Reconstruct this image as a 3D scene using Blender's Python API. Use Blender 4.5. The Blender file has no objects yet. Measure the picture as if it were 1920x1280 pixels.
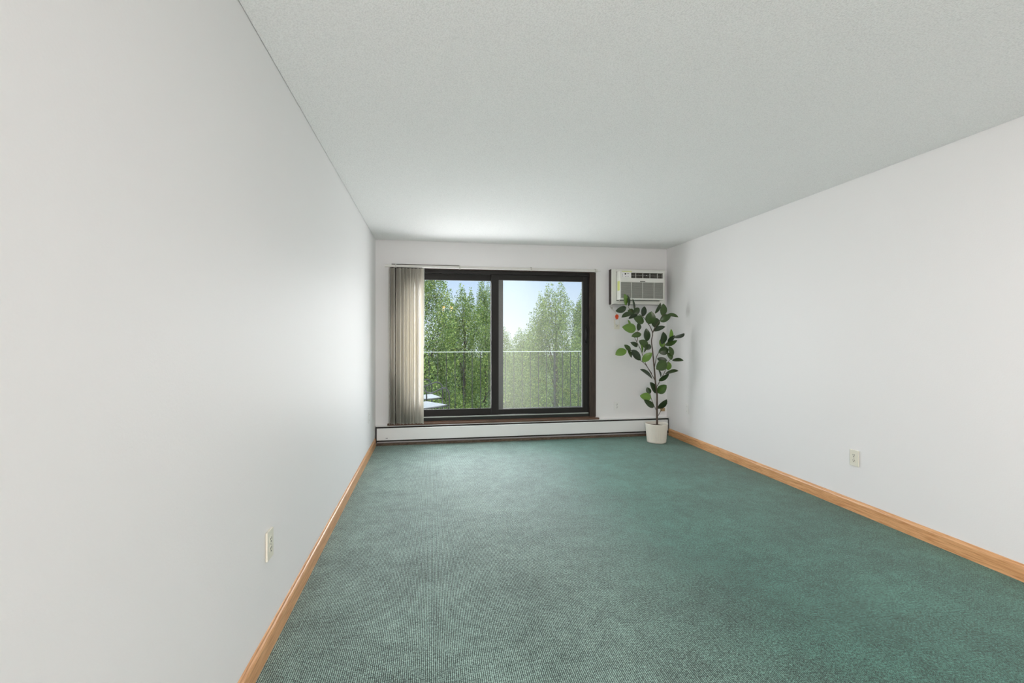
import bpy, bmesh, math, random
import numpy as np
from mathutils import Vector, Matrix, Euler

scene = bpy.context.scene
C = scene.collection
PI = math.pi

# ------------------------------------------------------------------ helpers
def srgb(r, g, b):
    def f(c):
        c /= 255.0
        return c / 12.92 if c <= 0.04045 else ((c + 0.055) / 1.055) ** 2.4
    return (f(r), f(g), f(b), 1.0)

def mat(name, col, rough=0.6, metal=0.0, spec=0.5, bump=None):
    m = bpy.data.materials.new(name); m.use_nodes = True
    nt = m.node_tree; b = nt.nodes['Principled BSDF']
    b.inputs['Base Color'].default_value = col
    b.inputs['Roughness'].default_value = rough
    b.inputs['Metallic'].default_value = metal
    b.inputs['Specular IOR Level'].default_value = spec
    if bump:
        scale, strength, dist = bump
        tc = nt.nodes.new('ShaderNodeTexCoord'); n = nt.nodes.new('ShaderNodeTexNoise')
        n.inputs['Scale'].default_value = scale; n.inputs['Detail'].default_value = 4
        bp = nt.nodes.new('ShaderNodeBump')
        bp.inputs['Strength'].default_value = strength; bp.inputs['Distance'].default_value = dist
        nt.links.new(tc.outputs['Object'], n.inputs['Vector'])
        nt.links.new(n.outputs['Fac'], bp.inputs['Height'])
        nt.links.new(bp.outputs['Normal'], b.inputs['Normal'])
    return m

def math_node(nt, op, a, b=None, c=None):
    n = nt.nodes.new('ShaderNodeMath'); n.operation = op
    for i, v in enumerate((a, b, c)):
        if v is None: continue
        if isinstance(v, (int, float)): n.inputs[i].default_value = v
        else: nt.links.new(v, n.inputs[i])
    return n.outputs[0]

def mix_col(nt, fac, a, b):
    n = nt.nodes.new('ShaderNodeMix'); n.data_type = 'RGBA'
    if isinstance(fac, (int, float)): n.inputs[0].default_value = fac
    else: nt.links.new(fac, n.inputs[0])
    for sock, v in ((n.inputs[6], a), (n.inputs[7], b)):
        if isinstance(v, tuple): sock.default_value = v
        else: nt.links.new(v, sock)
    return n.outputs[2]

def add_box(bm, x0, x1, y0, y1, z0, z1, bev=0.0, seg=2):
    t = bmesh.new()
    bmesh.ops.create_cube(t, size=1.0)
    for v in t.verts:
        v.co = Vector((x0 + (v.co.x + .5) * (x1 - x0), y0 + (v.co.y + .5) * (y1 - y0), z0 + (v.co.z + .5) * (z1 - z0)))
    if bev > 0:
        bmesh.ops.bevel(t, geom=list(t.edges), offset=bev, segments=seg, profile=0.6, affect='EDGES')
    merge(bm, t)

def merge(bm, t, M=None):
    vm = {}
    for v in t.verts:
        vm[v] = bm.verts.new(M @ v.co if M else v.co)
    for f in t.faces:
        try:
            nf = bm.faces.new([vm[v] for v in f.verts]); nf.smooth = f.smooth; nf.material_index = f.material_index
        except ValueError:
            pass
    t.free()

def catmull(pts, n=6):
    P = [Vector(p) for p in pts]
    if len(P) < 3: return P
    P = [2 * P[0] - P[1]] + P + [2 * P[-1] - P[-2]]
    out = []
    for i in range(1, len(P) - 2):
        p0, p1, p2, p3 = P[i - 1], P[i], P[i + 1], P[i + 2]
        for k in range(n):
            t = k / n
            out.append(0.5 * ((2 * p1) + (p2 - p0) * t + (2 * p0 - 5 * p1 + 4 * p2 - p3) * t * t + (3 * p1 - p0 - 3 * p2 + p3) * t ** 3))
    out.append(P[-2])
    return out

def add_tube(bm, pts, r0, r1=None, seg=8, smooth=True, flat=1.0):
    P = [Vector(p) for p in pts]
    if r1 is None: r1 = r0
    rings = []; up = None
    for i, p in enumerate(P):
        d = (P[min(i + 1, len(P) - 1)] - P[max(i - 1, 0)]).normalized()
        if up is None:
            up = Vector((0, 0, 1)) if abs(d.z) < 0.9 else Vector((0, 1, 0))
        s = d.cross(up)
        if s.length < 1e-6: s = d.orthogonal()
        s.normalize(); up = s.cross(d).normalized()
        r = r0 + (r1 - r0) * i / max(1, len(P) - 1)
        rings.append([bm.verts.new(p + s * math.cos(2 * PI * k / seg) * r + up * math.sin(2 * PI * k / seg) * r * flat) for k in range(seg)])
    for a, b in zip(rings, rings[1:]):
        for k in range(seg):
            f = bm.faces.new((a[k], a[(k + 1) % seg], b[(k + 1) % seg], b[k])); f.smooth = smooth
    bm.faces.new(list(reversed(rings[0]))); bm.faces.new(rings[-1])

def add_lathe(bm, prof, seg=32, cx=0, cy=0, smooth=True, closed=False, flute=None):
    rings = []
    for (r, z) in prof:
        ring = []
        for k in range(seg):
            a = 2 * PI * k / seg
            rr = r
            if flute and flute[0] <= z <= flute[1]:
                rr = r - flute[2] * (0.5 + 0.5 * math.cos(a * flute[3]))
            ring.append(bm.verts.new((cx + rr * math.cos(a), cy + rr * math.sin(a), z)))
        rings.append(ring)
    for a, b in zip(rings, rings[1:]):
        for k in range(seg):
            f = bm.faces.new((a[k], a[(k + 1) % seg], b[(k + 1) % seg], b[k])); f.smooth = smooth
    if not closed:
        bm.faces.new(list(reversed(rings[0]))); bm.faces.new(rings[-1])

def add_ball(bm, c, r, seg=16, rz=None):
    t = bmesh.new(); bmesh.ops.create_uvsphere(t, u_segments=seg, v_segments=max(6, seg // 2), radius=1.0)
    for v in t.verts:
        v.co = Vector((c[0] + v.co.x * r, c[1] + v.co.y * r, c[2] + v.co.z * (rz or r)))
    for f in t.faces: f.smooth = True
    merge(bm, t)

def add_prism(bm, prof, axis, a0, a1):
    """extrude a closed 2-D profile along an axis: 'x' -> (y,z), 'y' -> (x,z), 'z' -> (x,y)"""
    def pt(p, a):
        return {'x': (a, p[0], p[1]), 'y': (p[0], a, p[1]), 'z': (p[0], p[1], a)}[axis]
    A = [bm.verts.new(pt(p, a0)) for p in prof]; B = [bm.verts.new(pt(p, a1)) for p in prof]
    n = len(prof)
    for k in range(n): bm.faces.new((A[k], A[(k + 1) % n], B[(k + 1) % n], B[k]))
    bm.faces.new(list(reversed(A))); bm.faces.new(B)

def obj(name, bm, m, parent=None, fix=True):
    if fix: bmesh.ops.recalc_face_normals(bm, faces=list(bm.faces))
    me = bpy.data.meshes.new(name); bm.to_mesh(me); bm.free()
    for mm in (m if isinstance(m, (list, tuple)) else [m]): me.materials.append(mm)
    o = bpy.data.objects.new(name, me); C.objects.link(o)
    if parent:
        o.parent = parent; o.matrix_parent_inverse = Matrix()
    return o

def box_obj(name, m, dims, parent=None, bev=0.0):
    bm = bmesh.new(); add_box(bm, *dims, bev=bev); return obj(name, bm, m, parent)

def tag(o, label, cat, group=None):
    o['label'] = label; o['category'] = cat
    if group: o['group'] = group
    return o

def thing(name, label, cat, loc=(0, 0, 0), rotz=0, group=None):
    o = bpy.data.objects.new(name, None); C.objects.link(o)
    o.empty_display_size = 0.05; o.location = loc; o.rotation_euler = (0, 0, rotz)
    return tag(o, label, cat, group)

def struct(o):
    o['kind'] = 'structure'; return o

def dup(root, loc, rotz=None, label=None, group=None, scale=None):
    r = root.copy(); C.objects.link(r); r.location = loc
    if rotz is not None: r.rotation_euler = (0, 0, rotz)
    if scale: r.scale = scale
    if label: r['label'] = label
    if group: r['group'] = group
    for ch in list(root.children):
        c = ch.copy(); C.objects.link(c); c.parent = r
        for g in ch.children:
            d = g.copy(); C.objects.link(d); d.parent = c
    return r

# ------------------------------------------------------------------ dimensions (metres; the lens stands at x=0, y=0, z=1.28)
XL, XR, YB, YF, H = -0.657, 3.063, 5.84, -3.6, 2.44
CAMZ = 1.28
WX0, WX1, WZ0, WZ1 = -0.487, 2.082, 0.226, 2.125     # window opening
WT = 0.22                                           # thickness of the outer wall
random.seed(7)

# ------------------------------------------------------------------ tunable values
WALL_RGB = (239, 238, 238)
CEIL_RGB = (250, 250, 249)
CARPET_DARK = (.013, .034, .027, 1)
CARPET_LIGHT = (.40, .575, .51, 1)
CARPET_SHEEN = 0.3
TREE_RGB = [(52, 70, 36), (84, 112, 52), (120, 144, 70), (164, 174, 96)]
TREE2_RGB = [(70, 92, 62), (104, 128, 80), (140, 158, 100)]
SCREEN_RGB = (208, 210, 194)
SCREEN_FAC = 0.055
BULB = 40.0
LAMP = (.46, -2.2, 2.06)
SKY_Z = (.22, .45)
SKY_LOW = 1.12
SKY_HIGH = 4.5
EXPO = 0.05
SUN = 1.2
WIN_P = 338
REAR_P = 76
DOWN_P = 29
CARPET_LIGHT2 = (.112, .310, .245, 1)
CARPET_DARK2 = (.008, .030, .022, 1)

# ------------------------------------------------------------------ materials
def wall_paint(name, col):
    m = mat(name, col, 0.55, spec=0.3)
    nt = m.node_tree; b = nt.nodes['Principled BSDF']
    tc = nt.nodes.new('ShaderNodeTexCoord')
    n = nt.nodes.new('ShaderNodeTexNoise'); n.inputs['Scale'].default_value = 130; n.inputs['Detail'].default_value = 5
    n2 = nt.nodes.new('ShaderNodeTexNoise'); n2.inputs['Scale'].default_value = 9; n2.inputs['Detail'].default_value = 2
    nt.links.new(tc.outputs['Object'], n.inputs['Vector']); nt.links.new(tc.outputs['Object'], n2.inputs['Vector'])
    h = math_node(nt, 'ADD', n.outputs['Fac'], math_node(nt, 'MULTIPLY', n2.outputs['Fac'], 1.2))
    bp = nt.nodes.new('ShaderNodeBump'); bp.inputs['Strength'].default_value = 0.10; bp.inputs['Distance'].default_value = 0.004
    nt.links.new(h, bp.inputs['Height']); nt.links.new(bp.outputs['Normal'], b.inputs['Normal'])
    return m
M_wall = wall_paint('white_wall_paint', srgb(*WALL_RGB))

def popcorn():
    m = mat('popcorn_ceiling', srgb(*CEIL_RGB), 0.9, spec=0.1)
    nt = m.node_tree; b = nt.nodes['Principled BSDF']
    tc = nt.nodes.new('ShaderNodeTexCoord')
    v = nt.nodes.new('ShaderNodeTexVoronoi'); v.inputs['Scale'].default_value = 170
    n = nt.nodes.new('ShaderNodeTexNoise'); n.inputs['Scale'].default_value = 150; n.inputs['Detail'].default_value = 3
    for q in (v, n): nt.links.new(tc.outputs['Object'], q.inputs['Vector'])
    h = math_node(nt, 'SUBTRACT', n.outputs['Fac'], math_node(nt, 'MULTIPLY', v.outputs['Distance'], 0.7))
    base = srgb(*CEIL_RGB)
    cr = nt.nodes.new('ShaderNodeMapRange'); cr.inputs['From Min'].default_value = -.15; cr.inputs['From Max'].default_value = .35
    nt.links.new(h, cr.inputs['Value'])
    nt.links.new(mix_col(nt, cr.outputs[0], tuple(c * .87 for c in base[:3]) + (1,), base), b.inputs['Base Color'])  # pits tinted darker: shade of the stipple put into the colour
    bp = nt.nodes.new('ShaderNodeBump'); bp.inputs['Strength'].default_value = 0.45; bp.inputs['Distance'].default_value = 0.006
    nt.links.new(h, bp.inputs['Height']); nt.links.new(bp.outputs['Normal'], b.inputs['Normal'])
    return m
M_ceil = popcorn()

def carpet():
    m = mat('green_loop_carpet', (0.1, 0.2, 0.15, 1), 0.62, spec=0.32)
    nt = m.node_tree; b = nt.nodes['Principled BSDF']
    tc = nt.nodes.new('ShaderNodeTexCoord'); sp = nt.nodes.new('ShaderNodeSeparateXYZ')
    wob = nt.nodes.new('ShaderNodeTexNoise'); wob.inputs['Scale'].default_value = 60; wob.inputs['Detail'].default_value = 2
    nt.links.new(tc.outputs['Object'], wob.inputs['Vector'])
    nt.links.new(tc.outputs['Object'], sp.inputs[0])
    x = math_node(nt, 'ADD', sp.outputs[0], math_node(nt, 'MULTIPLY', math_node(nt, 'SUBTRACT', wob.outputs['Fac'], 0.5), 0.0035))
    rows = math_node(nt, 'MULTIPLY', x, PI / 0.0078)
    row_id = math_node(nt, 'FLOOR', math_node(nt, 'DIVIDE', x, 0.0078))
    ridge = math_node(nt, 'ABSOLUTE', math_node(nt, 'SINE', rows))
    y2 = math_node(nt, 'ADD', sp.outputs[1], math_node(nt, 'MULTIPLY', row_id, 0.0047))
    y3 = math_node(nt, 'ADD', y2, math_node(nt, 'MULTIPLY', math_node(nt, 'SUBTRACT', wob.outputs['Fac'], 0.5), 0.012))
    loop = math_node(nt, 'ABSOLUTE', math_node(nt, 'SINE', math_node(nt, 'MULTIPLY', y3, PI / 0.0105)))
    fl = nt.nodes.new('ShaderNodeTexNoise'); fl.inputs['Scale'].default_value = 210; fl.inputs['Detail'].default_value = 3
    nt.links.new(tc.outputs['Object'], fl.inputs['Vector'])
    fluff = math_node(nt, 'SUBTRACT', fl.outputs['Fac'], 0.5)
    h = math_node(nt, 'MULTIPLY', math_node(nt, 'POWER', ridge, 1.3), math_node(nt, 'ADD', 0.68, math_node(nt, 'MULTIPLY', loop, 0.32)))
    # worn patches: the pile lies differently where people walked
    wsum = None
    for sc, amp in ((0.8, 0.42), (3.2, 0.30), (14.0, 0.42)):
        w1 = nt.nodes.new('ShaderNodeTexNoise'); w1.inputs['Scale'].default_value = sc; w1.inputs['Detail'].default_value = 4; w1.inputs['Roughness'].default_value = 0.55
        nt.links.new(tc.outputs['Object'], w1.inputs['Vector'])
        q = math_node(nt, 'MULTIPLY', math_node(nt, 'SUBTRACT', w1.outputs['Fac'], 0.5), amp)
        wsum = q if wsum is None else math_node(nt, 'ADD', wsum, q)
    pile_shade = nt.nodes.new('ShaderNodeMapRange'); pile_shade.interpolation_type = 'SMOOTHSTEP'
    pile_shade.inputs['From Min'].default_value = .55; pile_shade.inputs['From Max'].default_value = 1.75
    nt.links.new(math_node(nt, 'ADD', sp.outputs[0], math_node(nt, 'MULTIPLY', wsum, 0.8)), pile_shade.inputs['Value'])
    # the rows fade out towards the darkened right side
    keep = math_node(nt, 'SUBTRACT', 1.0, math_node(nt, 'MULTIPLY', pile_shade.outputs[0], 0.62))
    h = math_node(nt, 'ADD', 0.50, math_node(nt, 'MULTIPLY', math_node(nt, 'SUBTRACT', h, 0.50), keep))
    tu = nt.nodes.new('ShaderNodeTexNoise'); tu.inputs['Scale'].default_value = 95; tu.inputs['Detail'].default_value = 2
    nt.links.new(tc.outputs['Object'], tu.inputs['Vector'])
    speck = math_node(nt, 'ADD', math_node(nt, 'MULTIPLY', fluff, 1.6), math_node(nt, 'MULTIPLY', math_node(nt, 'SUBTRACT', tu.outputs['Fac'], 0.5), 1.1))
    f = math_node(nt, 'ADD', math_node(nt, 'ADD', math_node(nt, 'MULTIPLY', h, 0.80), speck), wsum)  # row height drives the tone: shade between yarn loops put into the colour
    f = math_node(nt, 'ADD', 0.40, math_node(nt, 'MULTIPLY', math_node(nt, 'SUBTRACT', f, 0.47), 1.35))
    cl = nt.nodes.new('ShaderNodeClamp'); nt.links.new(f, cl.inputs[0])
    lit_pile = mix_col(nt, cl.outputs[0], CARPET_DARK, CARPET_LIGHT)
    shaded_pile = mix_col(nt, cl.outputs[0], CARPET_DARK2, CARPET_LIGHT2)
    col = mix_col(nt, pile_shade.outputs[0], lit_pile, shaded_pile)  # right side darker and greener: view-dependent pile shade put into the colour
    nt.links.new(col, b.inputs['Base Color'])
    b.inputs['Sheen Weight'].default_value = CARPET_SHEEN
    b.inputs['Sheen Roughness'].default_value = 0.45
    b.inputs['Sheen Tint'].default_value = (0.75, 0.9, 0.84, 1)
    bp = nt.nodes.new('ShaderNodeBump'); bp.inputs['Strength'].default_value = 0.5; bp.inputs['Distance'].default_value = 0.004
    nt.links.new(h, bp.inputs['Height']); nt.links.new(bp.outputs['Normal'], b.inputs['Normal'])
    return m
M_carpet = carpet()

def wood(name, dark, light, scale=(1, 1, 1), rough=0.4, k=14):
    m = mat(name, light, rough)
    nt = m.node_tree; b = nt.nodes['Principled BSDF']
    tc = nt.nodes.new('ShaderNodeTexCoord'); mp = nt.nodes.new('ShaderNodeMapping'); mp.inputs['Scale'].default_value = scale
    n = nt.nodes.new('ShaderNodeTexNoise'); n.inputs['Scale'].default_value = k; n.inputs['Detail'].default_value = 6; n.inputs['Distortion'].default_value = 0.8
    nt.links.new(tc.outputs['Object'], mp.inputs[0]); nt.links.new(mp.outputs[0], n.inputs['Vector'])
    r = nt.nodes.new('ShaderNodeValToRGB'); r.color_ramp.elements[0].position = 0.32; r.color_ramp.elements[0].color = dark
    r.color_ramp.elements[1].position = 0.62; r.color_ramp.elements[1].color = light
    nt.links.new(n.outputs['Fac'], r.inputs[0]); nt.links.new(r.outputs[0], b.inputs['Base Color'])
    return m
M_oak = wood('honey_oak', srgb(194, 136, 86), srgb(230, 178, 128), (9, 0.45, 9), 0.34)
M_brown = wood('dark_brown_wood', srgb(44, 34, 26), srgb(66, 52, 42), (9, 9, 0.6), 0.5)
M_sillwood = wood('brown_sill_wood', srgb(76, 52, 38), srgb(112, 84, 66), (0.5, 9, 9), 0.45)
M_plinth = wood('old_floor_strip_wood', srgb(60, 48, 38), srgb(112, 96, 78), (2, 9, 9), 0.7)
M_bronze = mat('dark_bronze_aluminium', srgb(34, 33, 31), 0.5, 0.0, 0.3)
M_bronze2 = mat('dark_bronze_track', srgb(40, 44, 40), 0.5, 0.0, 0.3)
M_alu = mat('bare_aluminium', srgb(178, 182, 176), 0.35, 0.3)
M_screenframe = mat('grey_screen_frame', srgb(120, 120, 118), 0.5, 0.2)
M_black = mat('black_gap', srgb(22, 21, 18), 0.8)
M_handle = mat('black_handle_metal', srgb(18, 18, 18), 0.25, 0.3)
M_heater = mat('white_enamelled_steel', srgb(242, 243, 242), 0.4)
M_fin = mat('dark_heater_fins', srgb(38, 36, 33), 0.7)
M_rail = mat('white_blind_rail', srgb(218, 216, 210), 0.4)
M_clip = mat('clear_plastic_clip', srgb(196, 194, 187), 0.3)
M_chain = mat('white_bead_chain', srgb(205, 208, 205), 0.4)
M_acw = mat('off_white_ac_plastic', srgb(226, 227, 220), 0.45)
M_acg = mat('grey_louvre_plastic', srgb(196, 198, 190), 0.5)
M_acd = mat('dark_vent_cavity', srgb(104, 104, 96), 0.6)
M_filter = mat('grey_filter_mesh', srgb(150, 152, 144), 0.7)
M_sleeve = mat('dark_brown_steel_sleeve', srgb(52, 43, 38), 0.5)
M_key = mat('dark_grey_key', srgb(70, 74, 78), 0.5)
M_lcd = mat('black_display', srgb(26, 28, 30), 0.2)
M_sticker = mat('yellow_green_label', srgb(206, 214, 128), 0.5)
M_ivory = mat('ivory_plastic', srgb(232, 229, 214), 0.35)
M_white = mat('white_plastic', srgb(238, 238, 236), 0.35)
M_slot = mat('dark_socket_slot', srgb(40, 38, 34), 0.6)
M_screw = mat('nickel_screw', srgb(170, 168, 160), 0.3, 0.7)
M_cord = mat('white_power_cord', srgb(214, 214, 208), 0.45)
M_orange = mat('orange_tag', srgb(232, 84, 36), 0.5)
M_pot = mat('cream_ceramic', srgb(232, 226, 214), 0.45)
M_soil = mat('brown_potting_soil', srgb(92, 66, 54), 0.95, bump=(90, 0.8, 0.01))
M_trunk = mat('grey_brown_bark', srgb(86, 74, 64), 0.8, bump=(60, 0.6, 0.004))
M_iron = mat('black_wrought_iron', srgb(15, 16, 16), 0.3, 0.0)
M_ironrail = mat('weathered_iron_rail', srgb(20, 23, 21), 0.5, 0.0)
M_toprail = mat('pale_weathered_top_rail', srgb(166, 172, 164), 0.5, 0.1)
M_seat = mat('grey_sling_mesh', srgb(140, 142, 142), 0.7)
M_concrete = mat('balcony_concrete', srgb(190, 188, 182), 0.9, bump=(40, 0.4, 0.01))
M_grass = mat('grass_ground', srgb(58, 74, 36), 0.95)
M_bark = mat('tree_bark', srgb(64, 56, 46), 0.9)
M_brass = mat('brushed_brass', srgb(180, 140, 80), 0.3, 0.9)
M_plate = mat('coax_tan_box', srgb(168, 140, 100), 0.6)

def vane_mat():
    m = bpy.data.materials.new('beige_pvc_vane'); m.use_nodes = True
    nt = m.node_tree; nt.nodes.clear()
    o = nt.nodes.new('ShaderNodeOutputMaterial'); d = nt.nodes.new('ShaderNodeBsdfPrincipled'); t = nt.nodes.new('ShaderNodeBsdfTranslucent')
    c = srgb(234, 231, 222)
    d.inputs['Base Color'].default_value = c; d.inputs['Roughness'].default_value = 0.45
    t.inputs['Color'].default_value = srgb(234, 230, 221)
    mx = nt.nodes.new('ShaderNodeMixShader'); mx.inputs[0].default_value = 0.38
    nt.links.new(d.outputs[0], mx.inputs[1]); nt.links.new(t.outputs[0], mx.inputs[2]); nt.links.new(mx.outputs[0], o.inputs[0])
    return m
M_vane = vane_mat()

def leaf_mat(name, stops, trans, rough, attr):
    m = bpy.data.materials.new(name); m.use_nodes = True
    nt = m.node_tree; nt.nodes.clear()
    o = nt.nodes.new('ShaderNodeOutputMaterial'); d = nt.nodes.new('ShaderNodeBsdfPrincipled'); t = nt.nodes.new('ShaderNodeBsdfTranslucent')
    r = nt.nodes.new('ShaderNodeValToRGB')
    r.color_ramp.elements[0].color = stops[0]; r.color_ramp.elements[1].color = stops[-1]
    for i, s in enumerate(stops[1:-1]):
        e = r.color_ramp.elements.new((i + 1) / (len(stops) - 1)); e.color = s
    if attr:
        a = nt.nodes.new('ShaderNodeAttribute'); a.attribute_name = attr; src = a.outputs['Fac']
    else:
        a = nt.nodes.new('ShaderNodeNewGeometry'); src = a.outputs['Random Per Island']
    nt.links.new(src, r.inputs[0])
    nt.links.new(r.outputs[0], d.inputs['Base Color']); d.inputs['Roughness'].default_value = rough
    nt.links.new(r.outputs[0], t.inputs['Color'])
    mx = nt.nodes.new('ShaderNodeMixShader'); mx.inputs[0].default_value = trans
    nt.links.new(d.outputs[0], mx.inputs[1]); nt.links.new(t.outputs[0], mx.inputs[2]); nt.links.new(mx.outputs[0], o.inputs[0])
    return m
M_leaf = leaf_mat('rubber_plant_leaf', [srgb(32, 48, 26), srgb(64, 88, 38), srgb(112, 150, 56)], 0.06, 0.32, 'tone')
M_tree = leaf_mat('tree_leaf', [srgb(*c) for c in TREE_RGB], 0.35, 0.5, None)
M_tree_far = leaf_mat('hazy_far_tree_leaf', [srgb(*c) for c in TREE2_RGB], 0.35, 0.5, None)

def glass_mat():
    m = bpy.data.materials.new('window_glass'); m.use_nodes = True
    nt = m.node_tree; nt.nodes.clear()
    o = nt.nodes.new('ShaderNodeOutputMaterial'); tr = nt.nodes.new('ShaderNodeBsdfTransparent'); g = nt.nodes.new('ShaderNodeBsdfGlossy')
    tr.inputs['Color'].default_value = (0.968, 0.972, 0.970, 1); g.inputs['Roughness'].default_value = 0.0
    fr = nt.nodes.new('ShaderNodeFresnel'); fr.inputs['IOR'].default_value = 1.5
    mx = nt.nodes.new('ShaderNodeMixShader')
    nt.links.new(math_node(nt, 'MULTIPLY', fr.outputs[0], 0.2), mx.inputs[0])
    nt.links.new(tr.outputs[0], mx.inputs[1]); nt.links.new(g.outputs[0], mx.inputs[2]); nt.links.new(mx.outputs[0], o.inputs[0])
    return m
M_glass = glass_mat()

def screen_mat():
    m = bpy.data.materials.new('insect_screen_mesh'); m.use_nodes = True
    nt = m.node_tree; nt.nodes.clear()
    o = nt.nodes.new('ShaderNodeOutputMaterial'); tr = nt.nodes.new('ShaderNodeBsdfTransparent')
    d = nt.nodes.new('ShaderNodeBsdfDiffuse'); d.inputs['Color'].default_value = srgb(*SCREEN_RGB)
    tl = nt.nodes.new('ShaderNodeBsdfTranslucent'); tl.inputs['Color'].default_value = srgb(*SCREEN_RGB)
    m2 = nt.nodes.new('ShaderNodeMixShader'); m2.inputs[0].default_value = 0.5
    nt.links.new(d.outputs[0], m2.inputs[1]); nt.links.new(tl.outputs[0], m2.inputs[2])
    mx = nt.nodes.new('ShaderNodeMixShader'); mx.inputs[0].default_value = SCREEN_FAC
    nt.links.new(tr.outputs[0], mx.inputs[1]); nt.links.new(m2.outputs[0], mx.inputs[2]); nt.links.new(mx.outputs[0], o.inputs[0])
    return m
M_screen = screen_mat()

def bulb_mat():
    m = bpy.data.materials.new('warm_frosted_bulb'); m.use_nodes = True
    nt = m.node_tree; nt.nodes.clear()
    o = nt.nodes.new('ShaderNodeOutputMaterial'); e = nt.nodes.new('ShaderNodeEmission')
    e.inputs['Color'].default_value = (1.0, 0.46, 0.17, 1); e.inputs['Strength'].default_value = BULB
    nt.links.new(e.outputs[0], o.inputs[0]); return m
M_bulb = bulb_mat()

# ------------------------------------------------------------------ the room shell
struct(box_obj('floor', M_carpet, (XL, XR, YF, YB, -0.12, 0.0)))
bm = bmesh.new()                                     # the sprayed coat stops a few millimetres short of the walls
add_box(bm, XL + .0028, XR - .0028, YF, YB - .0028, H, H + .03); add_box(bm, XL - .12, XR + .12, YF - .12, YB + WT, H + .03, H + 0.15)
struct(obj('ceiling', bm, M_ceil))
struct(box_obj('wall_left', M_wall, (XL - .12, XL, YF - .12, YB + WT, -0.12, H + .03)))
struct(box_obj('wall_right', M_wall, (XR, XR + .12, YF - .12, YB + WT, -0.12, H + .03)))
struct(box_obj('wall_front', M_wall, (XL, XR, YF - .12, YF, -0.12, H + .03)))
bm = bmesh.new()
add_box(bm, XL, WX0, YB, YB + WT, -0.12, H + .03); add_box(bm, WX1, XR, YB, YB + WT, -0.12, H + .03)
add_box(bm, WX0, WX1, YB, YB + WT, -0.12, WZ0); add_box(bm, WX0, WX1, YB, YB + WT, WZ1, H + .03)
struct(obj('wall_back', bm, M_wall))
# oak baseboards with an eased top edge
bm = bmesh.new()
add_prism(bm, [(XL, 0), (XL + .014, 0), (XL + .014, .070), (XL + .011, .079), (XL + .006, .084), (XL + .005, .092), (XL, .094)], 'y', YF, 5.765)
struct(obj('baseboard_left', bm, M_oak))
bm = bmesh.new()
add_prism(bm, [(XR, 0), (XR - .014, 0), (XR - .014, .070), (XR - .011, .079), (XR - .006, .084), (XR - .005, .088), (XR, .090)], 'y', YF, 5.765)
struct(obj('baseboard_right', bm, M_oak))
# old wooden strip along the foot of the back wall, under the heater
bm = bmesh.new(); add_box(bm, XL + .016, XR - .016, 5.772, 5.79, 0.0, 0.028, bev=.003)
struct(obj('trim_1', bm, M_plinth))

# ------------------------------------------------------------------ sliding window
win = bpy.data.objects.new('window_1', None); C.objects.link(win); win.location = ((WX0 + WX1) / 2, YB, WZ0); struct(win)
off = Vector(win.location)
def wobj(name, bm, m, parent=win):
    bmesh.ops.translate(bm, verts=list(bm.verts), vec=-off)
    return obj(name, bm, m, parent)
E0 = 0.0012
# wooden jamb lining
bm = bmesh.new()
add_box(bm, 2.000, WX1 - E0, 5.826, YB + WT - .02, .262, WZ1 - E0, bev=.003)
add_box(bm, WX0 + E0, WX0 + .082, 5.826, YB + WT - .02, .262, WZ1 - E0, bev=.003)
add_box(bm, WX0 + .082, 2.000, 5.826, YB + WT - .02, WZ1 - .022, WZ1 - E0)
wobj('wood_jamb', bm, M_brown)
# sill board
bm = bmesh.new()
add_box(bm, WX0 - .03, WX1 + .035, 5.795, 5.8385, .229, .252, bev=.004)
add_box(bm, WX0 + E0, WX1 - E0, 5.8385, YB + WT - .02, .229, .262)
wobj('window_sill', bm, M_sillwood)
# aluminium frame
FX0, FX1, FZ0, FZ1 = WX0 + .083, 2.000, .2625, WZ1 - .023
bm = bmesh.new()
add_box(bm, FX0, FX1, 5.848, 5.99, FZ1 - .040, FZ1)
add_box(bm, FX0, FX0 + .016, 5.862, 5.99, FZ0, FZ1 - .040)
add_box(bm, FX1 - .010, FX1, 5.862, 5.99, FZ0, FZ1 - .040)
wobj('window_frame', bm, M_bronze)
bm = bmesh.new()
add_box(bm, FX0, FX1, 5.846, 5.99, FZ0, .302, bev=.002)
wobj('track', bm, M_bronze2)
bm = bmesh.new()
add_box(bm, FX0 + .018, FX1 - .012, 5.848, 5.862, .3022, .3135)
wobj('track_lip', bm, M_alu)
def sash(x0, x1, z0, z1, y, lw, rw, tw, bw, pname):
    bm = bmesh.new(); d = .028
    add_box(bm, x0, x0 + lw, y, y + d, z0, z1, bev=.002); add_box(bm, x1 - rw, x1, y, y + d, z0, z1, bev=.002)
    add_box(bm, x0 + lw, x1 - rw, y, y + d, z1 - tw, z1, bev=.002); add_box(bm, x0 + lw, x1 - rw, y, y + d, z0, z0 + bw, bev=.002)
    s = wobj('sash', bm, M_bronze)
    for yy in (y + .008, y + .020):
        bm = bmesh.new(); add_box(bm, x0 + lw - .006, x1 - rw + .006, yy, yy + .0012, z0 + bw - .006, z1 - tw + .006)
        bmesh.ops.translate(bm, verts=list(bm.verts), vec=-off)
        obj('glass_pane', bm, M_glass, s)
    bm = bmesh.new(); g = .005
    for dims in ((x0 + lw, x1 - rw, z0 + bw, z0 + bw + g), (x0 + lw, x1 - rw, z1 - tw - g, z1 - tw), (x0 + lw, x0 + lw + g, z0 + bw, z1 - tw), (x1 - rw - g, x1 - rw, z0 + bw, z1 - tw)):
        add_box(bm, dims[0], dims[1], y + .003, y + .007, dims[2], dims[3])
    bmesh.ops.translate(bm, verts=list(bm.verts), vec=-off)
    obj('glazing_bead', bm, M_screenframe, s)
    return s
sR = sash(.733, 1.9885, .3145, 2.061, 5.868, .094, .066, .066, .064, 'right')
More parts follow.
